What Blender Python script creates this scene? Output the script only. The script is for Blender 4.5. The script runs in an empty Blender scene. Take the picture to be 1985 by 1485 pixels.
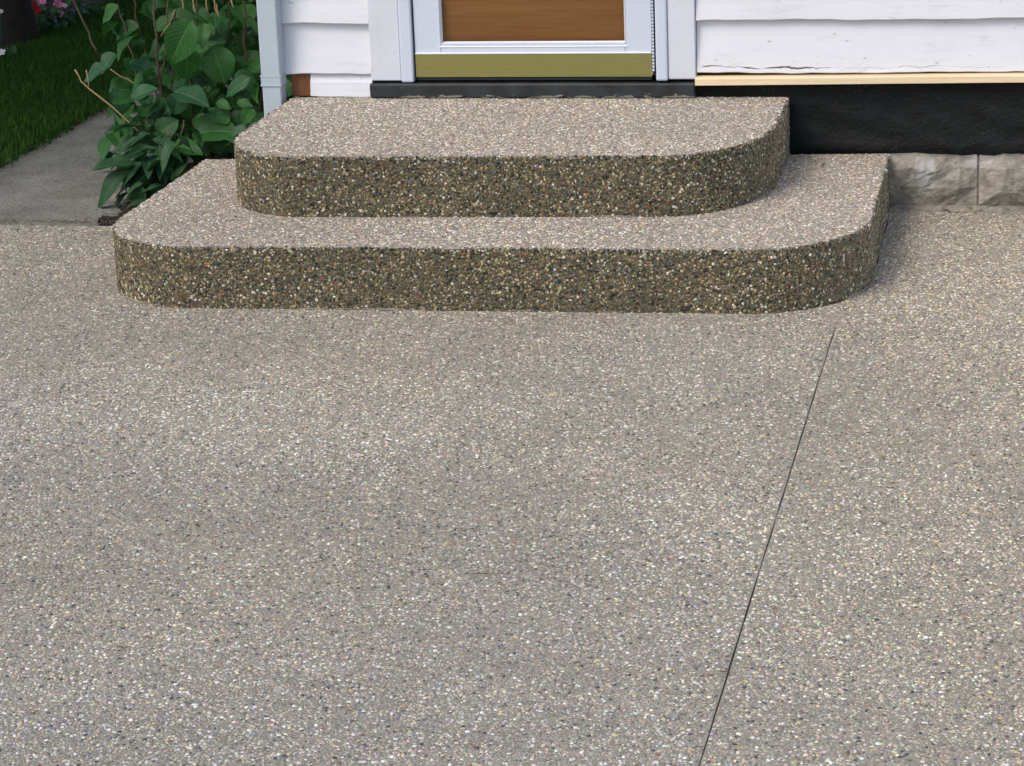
import bpy, bmesh, math, random
import numpy as np
from mathutils import Vector, Matrix, noise as mnoise
random.seed(7); RNG = np.random.default_rng(11)
SC = bpy.context.scene
COL = SC.collection
R = math.radians

# ------------------------------------------------------------------ camera, sky, sun, exposure
F_PX, PITCH, YAW, ROLL, CAM_H, CAM_D = 4918.26, 17.032, 11.969, -2.284, 1.999, 8.445
_p, _y, _r = R(PITCH), R(YAW), R(ROLL)
FW = np.array([-math.sin(_y)*math.cos(_p), math.cos(_y)*math.cos(_p), -math.sin(_p)])
_rt = np.array([math.cos(_y), math.sin(_y), 0.0]); _up = np.cross(_rt, FW)
RT = _rt*math.cos(_r) + _up*math.sin(_r); UP = -_rt*math.sin(_r) + _up*math.cos(_r)
CP = np.array([0.0, -CAM_D, CAM_H])
cd = bpy.data.cameras.new('camera'); cam = bpy.data.objects.new('camera', cd); COL.objects.link(cam)
cam.matrix_world = Matrix(((RT[0], UP[0], -FW[0], CP[0]), (RT[1], UP[1], -FW[1], CP[1]),
                           (RT[2], UP[2], -FW[2], CP[2]), (0, 0, 0, 1)))
cd.sensor_fit = 'HORIZONTAL'; cd.sensor_width = 36; cd.lens = 36*F_PX/1985
cd.clip_start = 0.05; cd.clip_end = 3000
SC.camera = cam

SUN_DIR = Vector((-0.50, -0.62, 0.95)).normalized()       # towards the sun: high, left of and behind the camera
world = bpy.data.worlds.new('World'); SC.world = world; world.use_nodes = True
wn = world.node_tree; wn.nodes.clear()
sky = wn.nodes.new('ShaderNodeTexSky'); sky.sky_type = 'NISHITA'; sky.sun_disc = False
sky.sun_elevation = math.asin(SUN_DIR.z); sky.sun_rotation = math.atan2(SUN_DIR.x, SUN_DIR.y)
sky.air_density = 1.0; sky.dust_density = 3.0; sky.ozone_density = 1.0
bg = wn.nodes.new('ShaderNodeBackground'); bg.inputs['Strength'].default_value = 0.15
wo = wn.nodes.new('ShaderNodeOutputWorld')
wn.links.new(sky.outputs[0], bg.inputs['Color']); wn.links.new(bg.outputs[0], wo.inputs['Surface'])
sd = bpy.data.lights.new('sun', 'SUN'); sd.energy = 1.05; sd.angle = R(27); sd.color = (1.0, 0.94, 0.84)
sun = bpy.data.objects.new('sun', sd); COL.objects.link(sun)
sun.rotation_euler = (-SUN_DIR).to_track_quat('-Z', 'Y').to_euler(); sun.location = (-4, -6, 9)
SC.view_settings.view_transform = 'Standard'; SC.view_settings.look = 'None'
SC.view_settings.exposure = 0.36; SC.view_settings.gamma = 1.0; SC.view_settings.use_curve_mapping = False
SC.cycles.max_bounces = 8; SC.cycles.transparent_max_bounces = 8
SC.cycles.use_denoising = True

# ------------------------------------------------------------------ helpers
def ray(px, py): return FW*F_PX + RT*(px-992.5) - UP*(py-742.5)
def wp(px, py, y0=0.0):
    d = ray(px, py); return CP + d*((y0-CP[1])/d[1])
def gp(px, py, z=0.0):
    d = ray(px, py); return CP + d*((z-CP[2])/d[2])

def s2l(r, g, b):
    f = lambda c: c/255/12.92 if c/255 <= 0.04045 else ((c/255+0.055)/1.055)**2.4
    return (f(r), f(g), f(b))

def tag(o, label=None, cat=None, group=None, kind=None):
    if label: o['label'] = label
    if cat: o['category'] = cat
    if group: o['group'] = group
    if kind: o['kind'] = kind
    return o
def empty(name, loc):
    o = bpy.data.objects.new(name, None); COL.objects.link(o); o.location = loc; o.empty_display_size = .1
    bpy.context.view_layer.update()
    return o
def link(name, me, mat, parent=None):
    if mat is not None:
        me.materials.clear()
        for m in (mat if isinstance(mat, (list, tuple)) else [mat]): me.materials.append(m)
    o = bpy.data.objects.new(name, me); COL.objects.link(o)
    if parent is not None:
        o.parent = parent
        # geometry is given in world space; the parents are empties without rotation (or meshes at the origin)
        o.location = -world_loc(parent)
    return o
def world_loc(o):
    v = Vector(o.location)
    while o.parent: o = o.parent; v = v + Vector(o.location)
    return v
def mesh(name, verts, faces, mat, parent=None, smooth=False, mi=None):
    me = bpy.data.meshes.new(name); me.from_pydata([tuple(map(float, v)) for v in verts], [], faces); me.update()
    o = link(name, me, mat, parent)
    if smooth: me.polygons.foreach_set('use_smooth', [True]*len(me.polygons))
    if mi is not None: me.polygons.foreach_set('material_index', mi)
    return o
def box(name, x0, x1, y0, y1, z0, z1, mat, parent=None, bev=0.003, segs=1):
    bm = bmesh.new(); bmesh.ops.create_cube(bm, size=1)
    for v in bm.verts:
        v.co = Vector((x0 if v.co.x < 0 else x1, y0 if v.co.y < 0 else y1, z0 if v.co.z < 0 else z1))
    if bev: bmesh.ops.bevel(bm, geom=bm.edges[:], offset=bev, segments=segs, affect='EDGES', profile=.5)
    me = bpy.data.meshes.new(name); bm.to_mesh(me); bm.free()
    return link(name, me, mat, parent)
def tube(pts, rads, n=7):
    vs, fs = [], []
    pts = [Vector(p) for p in pts]
    for i, p in enumerate(pts):
        d = (pts[min(i+1, len(pts)-1)]-pts[max(i-1, 0)]).normalized()
        a = d.cross(Vector((0.31, 0.9, 0.12))).normalized(); b = d.cross(a)
        for k in range(n):
            t = 2*math.pi*k/n; vs.append(p+(a*math.cos(t)+b*math.sin(t))*rads[i])
    for i in range(len(pts)-1):
        for k in range(n):
            fs.append((i*n+k, i*n+(k+1) % n, (i+1)*n+(k+1) % n, (i+1)*n+k))
    fs.append(tuple(range(n))[::-1]); fs.append(tuple((len(pts)-1)*n+k for k in range(n)))
    return vs, fs
def wobble(pts, rads, k, amp, seed):
    """resample a polyline with k points per span and a little waver"""
    rr = random.Random(seed); P, Q = [], []
    for i in range(len(pts)-1):
        for j in range(k):
            t = j/k; p = Vector(pts[i]).lerp(Vector(pts[i+1]), t)
            if i or j: p += Vector((rr.uniform(-amp, amp), rr.uniform(-amp, amp), rr.uniform(-amp, amp)*.3))
            P.append(p); Q.append(rads[i]*(1-t)+rads[i+1]*t)
    P.append(Vector(pts[-1])); Q.append(rads[-1]); return P, Q

# ------------------------------------------------------------------ node helpers
class NT:
    def __init__(s, name):
        s.m = bpy.data.materials.new(name); s.m.use_nodes = True; s.t = s.m.node_tree; s.t.nodes.clear()
        s.out = s.n('ShaderNodeOutputMaterial'); s.b = s.n('ShaderNodeBsdfPrincipled'); s.l(s.b.outputs[0], s.out.inputs[0])
    def n(s, k, **kw):
        x = s.t.nodes.new(k)
        for a, v in kw.items(): setattr(x, a, v)
        return x
    def l(s, a, b): s.t.links.new(a, b)
    def put(s, sock, v):
        if hasattr(v, 'is_output') or isinstance(v, bpy.types.NodeSocket): s.l(v, sock)
        elif isinstance(v, (tuple, list)) and len(v) == 3 and sock.type == 'RGBA': sock.default_value = (*v, 1)
        else: sock.default_value = v
    def set(s, **kw):
        for k, v in kw.items(): s.put(s.b.inputs[k.replace('_', ' ')], v)
    def coord(s, which='Object', scale=(1, 1, 1), loc=(0, 0, 0)):
        c = s.n('ShaderNodeTexCoord'); m = s.n('ShaderNodeMapping')
        m.inputs['Scale'].default_value = scale; m.inputs['Location'].default_value = loc
        s.l(c.outputs[which], m.inputs[0]); return m.outputs[0]
    def wpos(s, scale=(1, 1, 1), loc=(0, 0, 0)):
        c = s.n('ShaderNodeNewGeometry'); m = s.n('ShaderNodeMapping')
        m.inputs['Scale'].default_value = scale; m.inputs['Location'].default_value = loc
        s.l(c.outputs['Position'], m.inputs[0]); return m.outputs[0]
    def noise(s, vec, scale, detail=4, rough=.55, dist=0):
        x = s.n('ShaderNodeTexNoise'); s.l(vec, x.inputs['Vector']); x.inputs['Scale'].default_value = scale
        x.inputs['Detail'].default_value = detail; x.inputs['Roughness'].default_value = rough; x.inputs['Distortion'].default_value = dist
        return x.outputs['Fac']
    def voro(s, vec, scale, feature='F1', rnd=1.0):
        x = s.n('ShaderNodeTexVoronoi'); x.feature = feature; s.l(vec, x.inputs['Vector']); x.inputs['Scale'].default_value = scale
        x.inputs['Randomness'].default_value = rnd; return x
    def ramp(s, fac, stops, interp='LINEAR'):
        x = s.n('ShaderNodeValToRGB'); x.color_ramp.interpolation = interp; e = x.color_ramp.elements
        while len(e) < len(stops): e.new(.5)
        for i, (p, c) in enumerate(stops):
            e[i].position = p; e[i].color = (c, c, c, 1) if isinstance(c, (int, float)) else (*c, 1)
        s.l(fac, x.inputs[0]); return x.outputs[0]
    def mix(s, fac, a, b, mode='MIX'):
        x = s.n('ShaderNodeMix', data_type='RGBA', blend_type=mode)
        s.put(x.inputs[0], fac); s.put(x.inputs[6], a); s.put(x.inputs[7], b); return x.outputs[2]
    def math(s, op, a, b=0.0, c=None):
        x = s.n('ShaderNodeMath', operation=op); s.put(x.inputs[0], a); s.put(x.inputs[1], b)
        if c is not None: s.put(x.inputs[2], c)
        return x.outputs[0]
    def sep(s, vec):
        x = s.n('ShaderNodeSeparateXYZ'); s.l(vec, x.inputs[0]); return x.outputs
    def bump(s, h, strength=.3, dist=.01):
        x = s.n('ShaderNodeBump'); x.inputs['Strength'].default_value = strength; x.inputs['Distance'].default_value = dist
        s.l(h, x.inputs['Height']); s.l(x.outputs[0], s.b.inputs['Normal'])

# ------------------------------------------------------------------ materials
def cement_mat(name, c_dark, c_mid, c_light, blotch=(.75, 1.15), end_tan=None):
    t = NT(name); w = t.wpos()
    v = t.voro(w, 210); fine = t.noise(w, 420, 3, .6)
    big = t.noise(w, 1.3, 4, .6); med = t.noise(w, 9, 4, .6)
    col = t.ramp(v.outputs['Color'], [(0, c_dark), (.45, c_mid), (1, c_light)])
    col = t.mix(.35, col, t.ramp(fine, [(.3, c_dark), (.7, c_light)]))
    sh = t.ramp(t.math('ADD', t.math('MULTIPLY', big, .6), t.math('MULTIPLY', med, .4)), [(.3, blotch[0]), (.7, blotch[1])])
    col = t.mix(1.0, col, sh, 'MULTIPLY')
    if end_tan:
        at = t.n('ShaderNodeAttribute', attribute_name='end_tan'); nn = t.noise(w, 18, 4, .6)
        col = t.mix(t.math('MULTIPLY', at.outputs['Fac'], t.ramp(nn, [(.3, .55), (.62, 1.0)])), col, end_tan)  # blends to a lighter tan along the riser's right-hand end
    t.set(Base_Color=col, Roughness=.88, Specular_IOR_Level=.3)
    t.bump(t.math('ADD', t.math('MULTIPLY', v.outputs['Distance'], -1.0), t.math('MULTIPLY', fine, .5)), .8, .003)
    return t.m
M_TREAD = cement_mat('aggregate_cement', s2l(108, 105, 96), s2l(150, 145, 133), s2l(178, 172, 158), (.82, 1.14))
M_RISER = cement_mat('riser_cement', s2l(54, 53, 41), s2l(88, 85, 67), s2l(118, 113, 93), (.8, 1.3), end_tan=s2l(168, 154, 128))
def pebble_mat():
    t = NT('pebble')
    a = t.n('ShaderNodeAttribute', attribute_type='INSTANCER', attribute_name='pcol')
    nz = t.noise(t.wpos(), 500, 2, .5)
    t.set(Base_Color=t.mix(1.0, a.outputs['Color'], t.ramp(nz, [(.3, .82), (.7, 1.12)]), 'MULTIPLY'), Roughness=.55, Specular_IOR_Level=.4)
    return t.m
M_PEB = pebble_mat()

def paint_mat(name, base, crack_z=None, grime=.5, stretch=(2.2, 2.2, 30)):
    """old oil paint on wood: hairline cracks along the grain, a few flaked spots, dirt speckle"""
    t = NT(name); w = t.wpos()
    g = t.noise(t.wpos(stretch), 1.0, 6, .65, .4)
    crack = t.ramp(t.math('ABSOLUTE', t.math('SUBTRACT', g, .5)), [(0, 1), (.0075, 0)])
    where = t.ramp(t.noise(w, 5.5, 3, .5), [(.50, 0), (.60, 1)])
    crack = t.math('MULTIPLY', crack, where)
    spots = t.ramp(t.noise(t.wpos((30, 30, 55)), 1.0, 2, .5), [(.71, 0), (.74, 1)])
    tone = t.ramp(t.noise(t.wpos((3, 3, 9)), 1.0, 4, .6), [(.25, tuple(c*.90 for c in base)), (.75, base)])
    col = t.mix(t.math('MULTIPLY', crack, min(1, .6*grime)), tone, s2l(146, 148, 152))
    col = t.mix(t.math('MULTIPLY', spots, .55*grime), col, s2l(110, 104, 98))
    h = t.math('ADD', t.math('MULTIPLY', g, .5), t.math('MULTIPLY', crack, -.5))
    if crack_z:                     # a long split with bare wood near the lower edge of the board
        z = t.sep(w)[2]
        wav = t.math('MULTIPLY', t.math('SUBTRACT', t.noise(t.wpos((9, 9, 1)), 1.0, 4, .65), .5), .034)
        dz = t.math('ABSOLUTE', t.math('SUBTRACT', t.math('SUBTRACT', z, crack_z), wav))
        wid = t.math('MULTIPLY', t.ramp(t.noise(t.wpos((11, 11, 3), (3, 0, 0)), 1.0, 3, .6), [(.36, 0.0), (.66, 1.0)]), .0036)
        xr = t.ramp(t.math('ADD', t.sep(w)[0], 1.2), [(.40, 1), (.62, .25)])      # worst beside the door
        sp = t.math('LESS_THAN', dz, t.math('MULTIPLY', wid, xr))
        col = t.mix(sp, col, s2l(96, 86, 74)); h = t.math('SUBTRACT', h, sp)
    t.set(Base_Color=col, Roughness=.55)
    t.bump(h, .30, .004); return t.m
WHITE = s2l(226, 228, 234)
M_SIDING = paint_mat('siding_paint', WHITE)
M_SIDING_LOW = paint_mat('siding_paint_split', WHITE, crack_z=.487, grime=.8)
M_CASING = paint_mat('casing_paint', s2l(218, 222, 231), grime=.45, stretch=(30, 30, 2.2))
def plain(name, col, rough=.5, metal=0.0, var=.08, scale=8, bump=0.0, bscale=60, spec=.5):
    t = NT(name); w = t.wpos()
    n = t.noise(w, scale, 4, .6)
    t.set(Base_Color=t.mix(1.0, tuple(col), t.ramp(n, [(.3, 1-var), (.7, 1+var)]), 'MULTIPLY'), Roughness=rough, Metallic=metal, Specular_IOR_Level=spec)
    if bump: t.bump(t.noise(w, bscale, 4, .6), bump, .005)
    return t.m
M_DOORWHITE = plain('door_enamel', s2l(206, 214, 228), .35, 0, .02)
M_BEAD = plain('glazing_vinyl', s2l(240, 242, 245), .3, 0, .02)
M_SPOUT = plain('spout_aluminium_paint', s2l(180, 191, 201), .45, 0, .04, 5)
M_STEEL = plain('hinge_steel', s2l(120, 124, 130), .4, .8, .1)
M_DARKGAP = plain('weatherstrip', s2l(40, 44, 52), .7, 0, .1)
def brass():
    t = NT('brushed_brass'); w = t.wpos((1.2, 1, 90))
    n = t.noise(w, 6, 4, .6)
    t.set(Base_Color=t.ramp(n, [(.3, (.46, .43, .165)), (.7, (.56, .53, .22))]), Metallic=1.0, Roughness=.30)
    t.bump(n, .12, .002); return t.m
M_BRASS = brass()
def black_paint():
    t = NT('worn_black_paint'); w = t.wpos(); z = t.sep(w)[2]
    n = t.noise(t.wpos((20, 20, 70)), 1.0, 5, .65)
    low = t.ramp(t.math('SUBTRACT', z, .388), [(.004, 1), (.020, 0)])
    chip = t.math('GREATER_THAN', t.math('ADD', n, t.math('MULTIPLY', low, .20)), .695)
    col = t.mix(chip, t.ramp(t.noise(w, 14, 4), [(.3, s2l(24, 28, 32)), (.7, s2l(48, 54, 58))]), s2l(140, 136, 122))
    t.set(Base_Color=col, Roughness=.5); t.bump(n, .3, .004); return t.m
M_SILL = black_paint()
def wood(name, c0, c1, stretch, rough=.5, knots=False):
    t = NT(name); w = t.wpos(stretch)
    g = t.noise(w, 1.0, 6, .65, .8); f = t.noise(t.wpos(tuple(k*5 for k in stretch)), 1.0, 3, .6)
    col = t.ramp(t.math('ADD', t.math('MULTIPLY', g, .75), t.math('MULTIPLY', f, .25)), [(.32, c0), (.68, c1)])
    if knots:
        v = t.voro(t.wpos((3.4, 0, 0), (.3, 0, 0)), 1.0)
        k = t.math('MULTIPLY', t.ramp(v.outputs['Distance'], [(.015, 1), (.05, 0)]), t.ramp(t.noise(t.wpos((40, 40, 60)), 1.0, 2), [(.35, .2), (.6, 1)]))
        col = t.mix(t.math('MULTIPLY', k, .7), col, s2l(140, 92, 52))
    t.set(Base_Color=col, Roughness=rough); t.bump(g, .12, .003); return t.m
M_DOORWOOD = wood('varnished_door_wood', s2l(204, 116, 36), s2l(240, 164, 72), (2.5, 4, 60), .4)
M_PINE = wood('fresh_pine', s2l(226, 200, 158), s2l(242, 222, 188), (3, 30, 90), .6, True)
M_SHEATH = wood('bare_red_brown_wood', s2l(86, 52, 34), s2l(150, 98, 62), (50, 50, 6), .8)
def tar():
    t = NT('tar_coating'); w = t.wpos()
    n = t.noise(w, 7, 5, .65); sp = t.voro(w, 90)
    speck = t.math('MULTIPLY', t.ramp(sp.outputs['Distance'], [(.14, 1), (.20, 0)]), t.ramp(t.noise(w, 6, 3), [(.50, 0), (.58, 1)]))
    col = t.mix(t.math('MULTIPLY', speck, .28), t.ramp(n, [(.3, s2l(7, 10, 11)), (.75, s2l(19, 26, 29))]), s2l(120, 130, 130))
    t.set(Base_Color=col, Roughness=t.ramp(n, [(.3, .45), (.7, .75)]), Specular_IOR_Level=.3); t.bump(t.math('ADD', t.noise(w, 16, 5, .6), t.math('MULTIPLY', t.noise(w, 85, 4, .7), .6)), .8, .014); return t.m
M_TAR = tar()
def block_mat():
    t = NT('rock_face_block'); w = t.wpos()
    n = t.noise(w, 16, 5, .65); m = t.noise(t.wpos((1, 1, .5), (2, 0, 0)), 9, 3, .5)
    col = t.ramp(n, [(.25, s2l(112, 107, 97)), (.55, s2l(158, 152, 140)), (.8, s2l(188, 182, 171))])
    col = t.mix(t.ramp(m, [(.52, 0), (.62, .8)]), col, s2l(196, 194, 190))
    t.set(Base_Color=col, Roughness=.92); t.bump(t.math('ADD', t.noise(w, 120, 4, .6), t.math('MULTIPLY', t.noise(w, 26, 5, .6, .6), 3.0)), .6, .006); return t.m
M_BLOCK = block_mat()
M_MORTAR = plain('mortar', s2l(138, 131, 118), .95, 0, .35, 40, 1.0, 60)
M_PATH = None
def path_mat():
    t = NT('old_concrete'); w = t.wpos()
    n = t.noise(w, 90, 5, .7); b = t.noise(w, 4, 5, .65)
    col = t.ramp(n, [(.25, s2l(100, 99, 90)), (.6, s2l(158, 155, 144)), (.8, s2l(188, 184, 172))])
    col = t.mix(1.0, col, t.ramp(b, [(.3, .55), (.7, 1.15)]), 'MULTIPLY')
    v = t.voro(t.wpos((1, 1.6, 1)), 45); deb = t.math('MULTIPLY', t.ramp(v.outputs['Distance'], [(.16, 1), (.24, 0)]), t.ramp(t.noise(w, 6, 3), [(.42, 0), (.55, 1)]))
    col = t.mix(t.math('MULTIPLY', deb, .8), col, s2l(58, 52, 42))
    t.set(Base_Color=col, Roughness=.95); t.bump(t.math('ADD', n, t.math('MULTIPLY', t.noise(w, 30, 4, .6), 1.5)), .9, .008); return t.m
M_PATH = path_mat()
M_SOIL = plain('dark_soil', s2l(38, 31, 24), .97, 0, .35, 25, 1.0, 45)
M_GROUND = plain('far_ground_turf', (.035, .075, .018), .95, 0, .3, 5, .5, 40)
def leaf_mat(name, c0, c1, trans=.25):
    t = NT(name)
    oi = t.n('ShaderNodeObjectInfo'); u = t.coord('UV'); s = t.sep(u)
    x = t.math('ABSOLUTE', t.math('SUBTRACT', s[0], .5))
    mid = t.ramp(x, [(.012, 1), (.035, 0)])
    vein = t.math('SINE', t.math('MULTIPLY', t.math('SUBTRACT', s[1], t.math('MULTIPLY', x, .75)), 58.0))
    vein = t.ramp(vein, [(.80, 0), (.98, 1)])
    nz = t.noise(t.coord('Object'), 7, 4, .6)
    col = t.mix(oi.outputs['Random'], tuple(c0), tuple(c1))
    col = t.mix(1.0, col, t.ramp(nz, [(.3, .8), (.7, 1.2)]), 'MULTIPLY')
    col = t.mix(t.math('MULTIPLY', t.math('MAXIMUM', mid, t.math('MULTIPLY', vein, .55)), .45), col, tuple(min(1, c*2.2+.02) for c in c1))
    t.set(Base_Color=col, Roughness=.52, Specular_IOR_Level=.4)
    t.bump(t.math('ADD', t.math('MULTIPLY', vein, -.6), t.math('MULTIPLY', mid, -1.0)), .35, .004)
    tr = t.n('ShaderNodeBsdfTranslucent'); t.put(tr.inputs[0], t.mix(1.0, col, (1.2, 1.5, .5), 'MULTIPLY'))
    mx = t.n('ShaderNodeMixShader'); mx.inputs[0].default_value = trans
    t.l(t.b.outputs[0], mx.inputs[1]); t.l(tr.outputs[0], mx.inputs[2]); t.l(mx.outputs[0], t.out.inputs[0])
    return t.m
M_LEAF = leaf_mat('shrub_leaf', (.018, .080, .020), (.042, .150, .030))
M_LEAF_TEAL = leaf_mat('shrub_leaf_bluish', (.022, .084, .034), (.038, .118, .046), .15)
M_LEAF_LOW = leaf_mat('perennial_leaf', (.013, .058, .020), (.028, .092, .026), .2)
M_STEM = plain('woody_stem', s2l(88, 74, 56), .85, 0, .3, 40, .6, 90)
M_TWIG = plain('dry_twig', s2l(160, 136, 98), .8, 0, .2, 40)
M_BARK = plain('tree_bark', (.022, .018, .015), .95, 0, .4, 12, 1.0, 30)
def grass_mat(name, c0, c1):
    t = NT(name); n = t.noise(t.wpos(), 3, 4, .6); f = t.noise(t.wpos(), 160, 2, .5)
    t.set(Base_Color=t.ramp(t.math('ADD', t.math('MULTIPLY', n, .6), t.math('MULTIPLY', f, .4)), [(.3, c0), (.7, c1)]), Roughness=.85, Specular_IOR_Level=.2)
    return t.m
M_GRASS = grass_mat('lawn_grass', (.019, .068, .007), (.042, .120, .012))
M_CROWN = grass_mat('tree_leaf', (.035, .085, .020), (.070, .130, .035))
def glass():
    t = NT('window_glass'); t.t.nodes.remove(t.b)
    tr = t.n('ShaderNodeBsdfTransparent'); gl = t.n('ShaderNodeBsdfGlossy'); gl.inputs['Roughness'].default_value = .02
    fr = t.n('ShaderNodeFresnel'); fr.inputs[0].default_value = 1.45; mx = t.n('ShaderNodeMixShader')
    tr.inputs[0].default_value = (.93, .95, .94, 1)
    t.l(fr.outputs[0], mx.inputs[0]); t.l(tr.outputs[0], mx.inputs[1]); t.l(gl.outputs[0], mx.inputs[2]); t.l(mx.outputs[0], t.out.inputs[0])
    return t.m
M_GLASS = glass()

# ------------------------------------------------------------------ pebbles: instanced stones on a cloud of points
def pebble_tree():
    g = bpy.data.node_groups.new('pebble_scatter', 'GeometryNodeTree')
    g.interface.new_socket('Geometry', in_out='INPUT', socket_type='NodeSocketGeometry')
    g.interface.new_socket('Geometry', in_out='OUTPUT', socket_type='NodeSocketGeometry')
    N = g.nodes; L = g.links
    gi = N.new('NodeGroupInput'); go = N.new('NodeGroupOutput')
    ico = N.new('GeometryNodeMeshIcoSphere'); ico.inputs['Radius'].default_value = 1; ico.inputs['Subdivisions'].default_value = 2
    sp = N.new('GeometryNodeSetPosition')
    nz = N.new('ShaderNodeTexNoise'); nz.inputs['Scale'].default_value = 1.1
    pos = N.new('GeometryNodeInputPosition')
    sub = N.new('ShaderNodeVectorMath'); sub.operation = 'SUBTRACT'; sub.inputs[1].default_value = (.5, .5, .5)
    scl = N.new('ShaderNodeVectorMath'); scl.operation = 'SCALE'; scl.inputs['Scale'].default_value = .7
    L.new(pos.outputs[0], nz.inputs['Vector']); L.new(nz.outputs['Color'], sub.inputs[0]); L.new(sub.outputs[0], scl.inputs[0])
    L.new(ico.outputs['Mesh'], sp.inputs['Geometry']); L.new(scl.outputs[0], sp.inputs['Offset'])
    ss = N.new('GeometryNodeSetShadeSmooth'); L.new(sp.outputs[0], ss.inputs[0])
    sm = N.new('GeometryNodeSetMaterial'); sm.inputs['Material'].default_value = M_PEB; L.new(ss.outputs[0], sm.inputs[0])
    iop = N.new('GeometryNodeInstanceOnPoints')
    L.new(gi.outputs[0], iop.inputs['Points']); L.new(sm.outputs[0], iop.inputs['Instance'])
    def attr(nm):
        a = N.new('GeometryNodeInputNamedAttribute'); a.data_type = 'FLOAT_VECTOR'; a.inputs['Name'].default_value = nm; return a.outputs[0]
    e2r = N.new('FunctionNodeEulerToRotation'); L.new(attr('rot'), e2r.inputs[0]); L.new(e2r.outputs[0], iop.inputs['Rotation'])
    L.new(attr('scl'), iop.inputs['Scale']); L.new(iop.outputs[0], go.inputs[0])
    return g
G_PEB = pebble_tree()
def lin(*cs): return np.array([s2l(*c) for c in cs])
PAL_TOP = (lin((228, 226, 219), (212, 205, 189), (188, 177, 159), (180, 162, 148), (160, 155, 144), (138, 135, 127), (80, 82, 84), (204, 186, 142), (126, 105, 87), (172, 173, 172), (174, 140, 122), (112, 112, 111)),
           np.array([.07, .12, .15, .07, .24, .16, .045, .03, .02, .06, .015, .05]))
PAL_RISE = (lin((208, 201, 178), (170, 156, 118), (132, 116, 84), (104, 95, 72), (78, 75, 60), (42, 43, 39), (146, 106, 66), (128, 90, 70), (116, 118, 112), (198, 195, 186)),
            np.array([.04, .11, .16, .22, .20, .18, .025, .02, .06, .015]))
PAL_TREAD = (lin((234, 229, 218), (216, 205, 184), (190, 174, 152), (182, 158, 140), (162, 154, 142), (144, 137, 127), (92, 90, 88), (204, 184, 140), (134, 110, 90), (174, 172, 168), (176, 140, 120)),
             np.array([.09, .14, .17, .09, .22, .15, .03, .03, .02, .05, .02]))
def pebbles(name, parent, P, Nrm, pal, rmin, rmax, flat=.55, sink=.15, shade=None):
    n = len(P); P = np.asarray(P, float); Nrm = np.asarray(Nrm, float)
    u = RNG.random(n); r = rmin + (rmax-rmin)*u**1.9
    asp = RNG.uniform(.65, 1.0, n)
    S = np.stack([r, r*asp, r*flat*RNG.uniform(.8, 1.25, n)], 1)
    spin = RNG.uniform(0, 2*np.pi, n); tilt = RNG.normal(0, .22, n)
    rot = np.zeros((n, 3)); up = Nrm[:, 2] > .9
    rot[up, 0] = tilt[up]; rot[up, 1] = RNG.normal(0, .22, up.sum()); rot[up, 2] = spin[up]
    # on an upright face: spin about the stone's own axis is left out, the long axis lies along the wall
    h = ~up; az = np.arctan2(Nrm[h, 1], Nrm[h, 0])
    rot[h, 0] = 0; rot[h, 1] = np.pi/2 + tilt[h]; rot[h, 2] = az
    sw = RNG.random(n) < .5; hs = h & sw; S[hs] = S[hs][:, [1, 0, 2]]
    ci = RNG.choice(len(pal[1]), n, p=pal[1]/pal[1].sum()); C = pal[0][ci]*RNG.uniform(.75, 1.2, (n, 1))*(1+RNG.normal(0, .05, (n, 3)))
    if shade is not None: C = C*(shade[:, None] if shade.ndim == 1 else shade)
    C = np.clip(C, .005, .9)
    P = P - Nrm*(S[:, 2:3]*sink)
    me = bpy.data.meshes.new(name); me.vertices.add(n); me.vertices.foreach_set('co', P.astype(np.float32).ravel())
    for nm, a in (('rot', rot), ('scl', S)):
        t = me.attributes.new(nm, 'FLOAT_VECTOR', 'POINT'); t.data.foreach_set('vector', a.astype(np.float32).ravel())
    t = me.attributes.new('pcol', 'FLOAT_COLOR', 'POINT'); t.data.foreach_set('color', np.concatenate([C, np.ones((n, 1))], 1).astype(np.float32).ravel())
    me.update()
    o = link(name, me, M_PEB, parent); md = o.modifiers.new('scatter', 'NODES'); md.node_group = G_PEB
    tag(o, kind='stuff'); return o
def hexpts(x0, x1, y0, y1, s, jit=.38):
    xs = np.arange(x0, x1, s); ys = np.arange(y0, y1, s*.866)
    X, Y = np.meshgrid(xs, ys); X = X + (np.arange(len(ys)) % 2)[:, None]*s*.5
    X = X + RNG.uniform(-jit, jit, X.shape)*s; Y = Y + RNG.uniform(-jit, jit, Y.shape)*s
    return np.stack([X.ravel(), Y.ravel()], 1)
def smooth_noise(P, cell, seed):
    """value noise on the plane, 0..1"""
    r = np.random.default_rng(seed); G = r.random((256, 256)); q = P/cell + 100.0
    i = np.floor(q).astype(int); f = q-i; f = f*f*(3-2*f)
    g = lambda a, b: G[(i[:, 0]+a) % 256, (i[:, 1]+b) % 256]
    return (g(0, 0)*(1-f[:, 0])+g(1, 0)*f[:, 0])*(1-f[:, 1]) + (g(0, 1)*(1-f[:, 0])+g(1, 1)*f[:, 0])*f[:, 1]

# ------------------------------------------------------------------ ground, patio, path, lawn, bed
H1, H2 = .193, .386
gs = mesh('ground', [(-400, -400, -.06), (400, -400, -.06), (400, 400, -.06), (-400, 400, -.06)], [(0, 1, 2, 3)], M_GROUND); tag(gs, kind='structure')

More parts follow.
